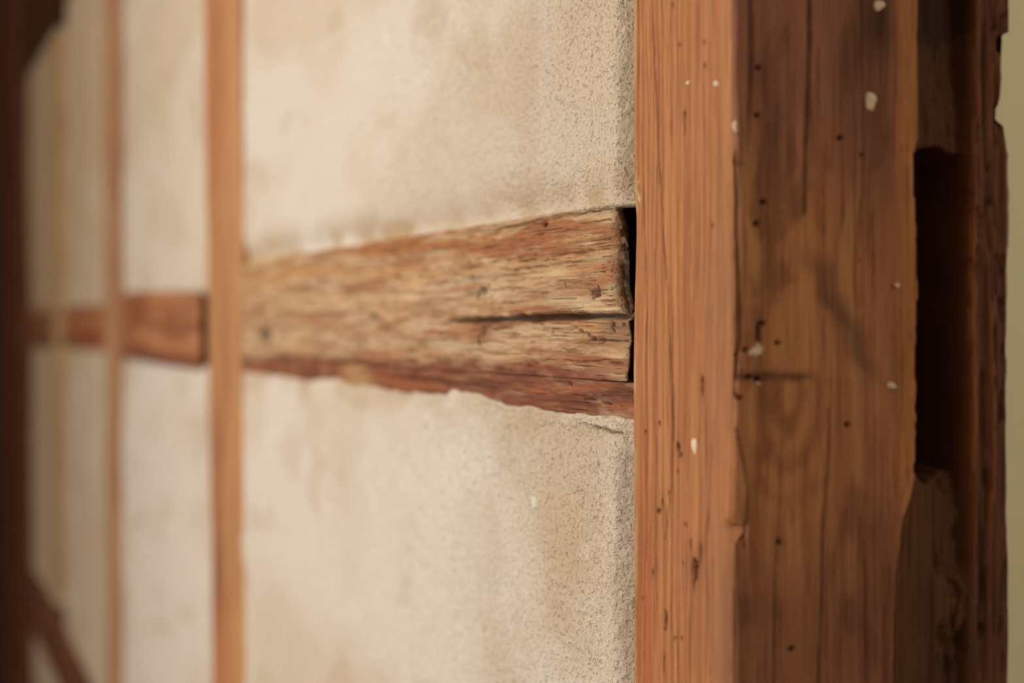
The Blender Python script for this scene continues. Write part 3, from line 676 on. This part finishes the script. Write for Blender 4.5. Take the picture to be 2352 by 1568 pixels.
def near_yfn(seed, upper):
    def fn(X, Z, fb, ft):
        y = .0012 + lump(X, Z, seed)
        # the coat turns back where it meets the front post
        wd = .0300 + (fbm(Z * 22, Z * 0 + seed, 3, seed) - .5) * .008
        y = y + .0095 * sstep(-wd - .005, -wd + .017, X) * (sstep(.066, .078, Z) if upper else sstep(-.062, -.080, Z)) - .0014 * np.exp(-((X + wd + .010) / .009) ** 2)
        y = y + (fbm(X * 260, Z * 260, 3, seed + 7) - .5) * .0022 * sstep(-.45, -.05, X)
        e = np.minimum(fb, 9) if upper else ft
        if upper:   # hollow above the rail
            y = y + .0075 * np.exp(-(e / .020) ** 2) * sstep(-.04, -.20, X) + .002 * np.exp(-(e / .012) ** 2) - .0020 * np.exp(-(e / .006) ** 2) + .0040 * np.exp(-(e / .0009) ** 2)
        else:       # lip below the rail, smeared over its waney edge
            y = y + .0020 * np.exp(-((e - .010) / .005) ** 2) * sstep(-.30, -.05, X) 
            ys = .0008 + .26 * (SEAM - Z) - .0014
            wl = 1 - sstep(.002, .014, e); y = y * (1 - wl) + np.minimum(y, ys) * wl
            wl = 1 - sstep(.0, .005, e); y = y * (1 - wl) + ys * wl
            ck = crack(Z, X, [(-.125, -.0545), (-.09, -.0575), (-.05, -.0595), (-.022, -.0600)], .0007, .0008, 9, 90)
            y = y + ck * .003
        return y
    return fn
def near_cfn(seed, upper):
    def fn(X, Z):
        c = plaster_tint(X, Z, seed)
        # tan tint close to rail and post, shade of the hollows painted in
        e = (Z - .068) if upper else (-.052 - Z)
        c = mix(c, flat(lin(192, 158, 106), X), np.exp(-(np.clip(e, 0, 9) / .020) ** 2) * sstep(.3, .6, fbm(X * 12, Z * 30, 3, seed + 4)) * (.75 if upper else .35))
        c = mix(c, flat(lin(172, 146, 112), X), sstep(-.034, -.022, X + (fbm(X * 60, Z * 30, 3, seed + 6) - .5) * .010) * .45)
        c = mix(c, flat(lin(206, 178, 122), X), sstep(-.0035, -.0015, X) * .7)
        c = mix(c, flat(lin(196, 172, 138), X), sstep(.55, .75, fbm(X * 6, Z * 12, 4, seed + 8)) * sstep(-.5, -.1, X) * .4)
        if not upper:
            # old scraped patch with paler flecks
            c = mix(c, flat(lin(212, 182, 144), X), blob(X, Z, -.12, -.125, .10, .06) * .6)
            c = mix(c, flat(lin(240, 234, 220), X), box(X, -.197, -.184, .001) * box(Z, -.1125, -.1065, .0008))
            c = mix(c, flat(lin(232, 222, 202), X), np.exp(-((Z + .1247 - (X + .254) * -.10) / .0022) ** 2) * box(X, -.275, -.225, .006) * .8)
            c = mix(c, flat(lin(230, 220, 200), X), box(X, -.100, -.082, .003) * box(Z, -.138, -.128, .003) * .5)
            ck = crack(Z, X, [(-.125, -.0545), (-.09, -.0575), (-.05, -.0595), (-.022, -.0600)], .0007, .0008, 9, 90)
            c = mix(c, flat(lin(96, 84, 66), X), ck * .8)
            c = mix(c, flat(lin(236, 226, 204), X), np.exp(-((Z + .0545) / .0030) ** 2) * box(X, -.14, -.02, .01) * .6)  # painted highlight along the plaster lip
        return c
    return fn

railX = [-1.25, -.75, -.2, -.1, 0]; railD = [-.003, -.0005, .001, .0006, 0]
def rail_top(X): return RZ1 - .0006 + np.interp(X, railX, railD) + (fbm(X * 30, X * 0, 3, 133) - .5) * .002
def rail_bot(X):
    return np.interp(X, [-1.25, -.90, -.85, -.80, -.74, -.66, -.50, -.42, -.385, -.34, -.29, -.21, 0], [-.0475, -.0490, -.0465, -.0450, -.0490, -.0495, -.0505, -.0490, -.0450, -.0455, -.0510, -.0520, -.0522]) + (fbm(X * 45, X * 0, 4, 150) - .5) * .005
xs_p = grade(-1.245, -.0008, .006, [(-1.245, -.6, .006), (-.6, -.3, .003), (-.3, -.08, .0016), (-.08, -.0008, .0007)])
def vgrade(h, fine_len, fine, near_low=True):
    z = grade(0, h, .02, [(0, .012, .0006), (.012, fine_len, fine), (fine_len, fine_len + .25, .006)]) / h
    return z if near_low else (1 - z)[::-1]
H = TOP - EYE - .0005
panel(xs_p, vgrade(H - .068, .13, .0011), rail_top, lambda X: X * 0 + H, near_yfn(401, True), near_cfn(401, True), wall)
panel(xs_p, vgrade(EYE - .052, .16, .0011, False), lambda X: X * 0 - EYE + .0005, rail_bot, near_yfn(421, False), near_cfn(421, False), wall)

def far_panel(x0, x1, zb, zt, seed, tan=0.0):  # tan dims the farther panels: light falloff put into their colour
    def y(X, Z, fb, ft):
        e = np.minimum(np.minimum(fb, ft), np.minimum(X - x0, x1 - X))
        return .0040 + lump(X, Z, seed) + .003 * np.exp(-(e / .012) ** 2)
    zz = np.linspace(0, 1, 150)
    panel(grade(x0, x1, .012), zz, lambda X: X * 0 + zb, lambda X: X * 0 + zt, y, lambda X, Z: mix(plaster_tint(X, Z, seed), flat(lin(206, 178, 136), X), X * 0 + tan), wall)
lo = -EYE + .0005
far_panel(-2.27, -1.442, .038, H, 501, .2); far_panel(-2.27, -1.442, lo, -.046, 511)
far_panel(-3.06, -2.41, .030, H, 521, .6); far_panel(-3.06, -2.41, lo, -.034, 531, .35)
far_panel(-3.815, -3.215, .028, H, 541, .8); far_panel(-3.815, -3.215, lo, -.036, 551, .6)

# straw ends sticking out of the plaster by the joint
def fibre(pts, r):
    pts = [np.array(p, float) for p in pts]; V = []; Q = []; k = 5
    sm = pts
    for _ in range(3):
        nw = [sm[0]]
        for p, q in zip(sm[:-1], sm[1:]): nw += [p * .75 + q * .25, p * .25 + q * .75]
        sm = nw + [sm[-1]]
    for i, p in enumerate(sm):
        d = sm[min(i + 1, len(sm) - 1)] - sm[max(i - 1, 0)]; d = d / np.linalg.norm(d)
        u = np.cross(d, (0.3, 1, .2)); u /= np.linalg.norm(u); v = np.cross(d, u)
        for j in range(k):
            t = 2 * math.pi * j / k; V.append(p + (u * math.cos(t) + v * math.sin(t)) * r)
    Q = [(i * k + j, i * k + (j + 1) % k, (i + 1) * k + (j + 1) % k, (i + 1) * k + j) for i in range(len(sm) - 1) for j in range(k)]
    V = np.array(V) + np.array([0, 0, EYE]) - wall_loc
    return make_mesh('straw_fibre', V, Q, None, M_STRAW, wall, (0, 0, 0), True, [list(range(k))[::-1], list(range(len(V) - k, len(V)))])
fibre([(-.024, .004, -.052), (-.018, -.001, -.056), (-.010, -.003, -.060), (-.004, -.002, -.067)], .00016)
fibre([(-.020, .004, -.072), (-.012, -.001, -.0735), (-.005, -.003, -.078), (-.003, -.003, -.084)], .00016)
fibre([(-.030, .004, -.070), (-.020, -.001, -.0715), (-.009, -.002, -.071)], .00013)
fibre([(-.024, .012, .004), (-.012, .004, .006), (-.003, .000, .010)], .00013)
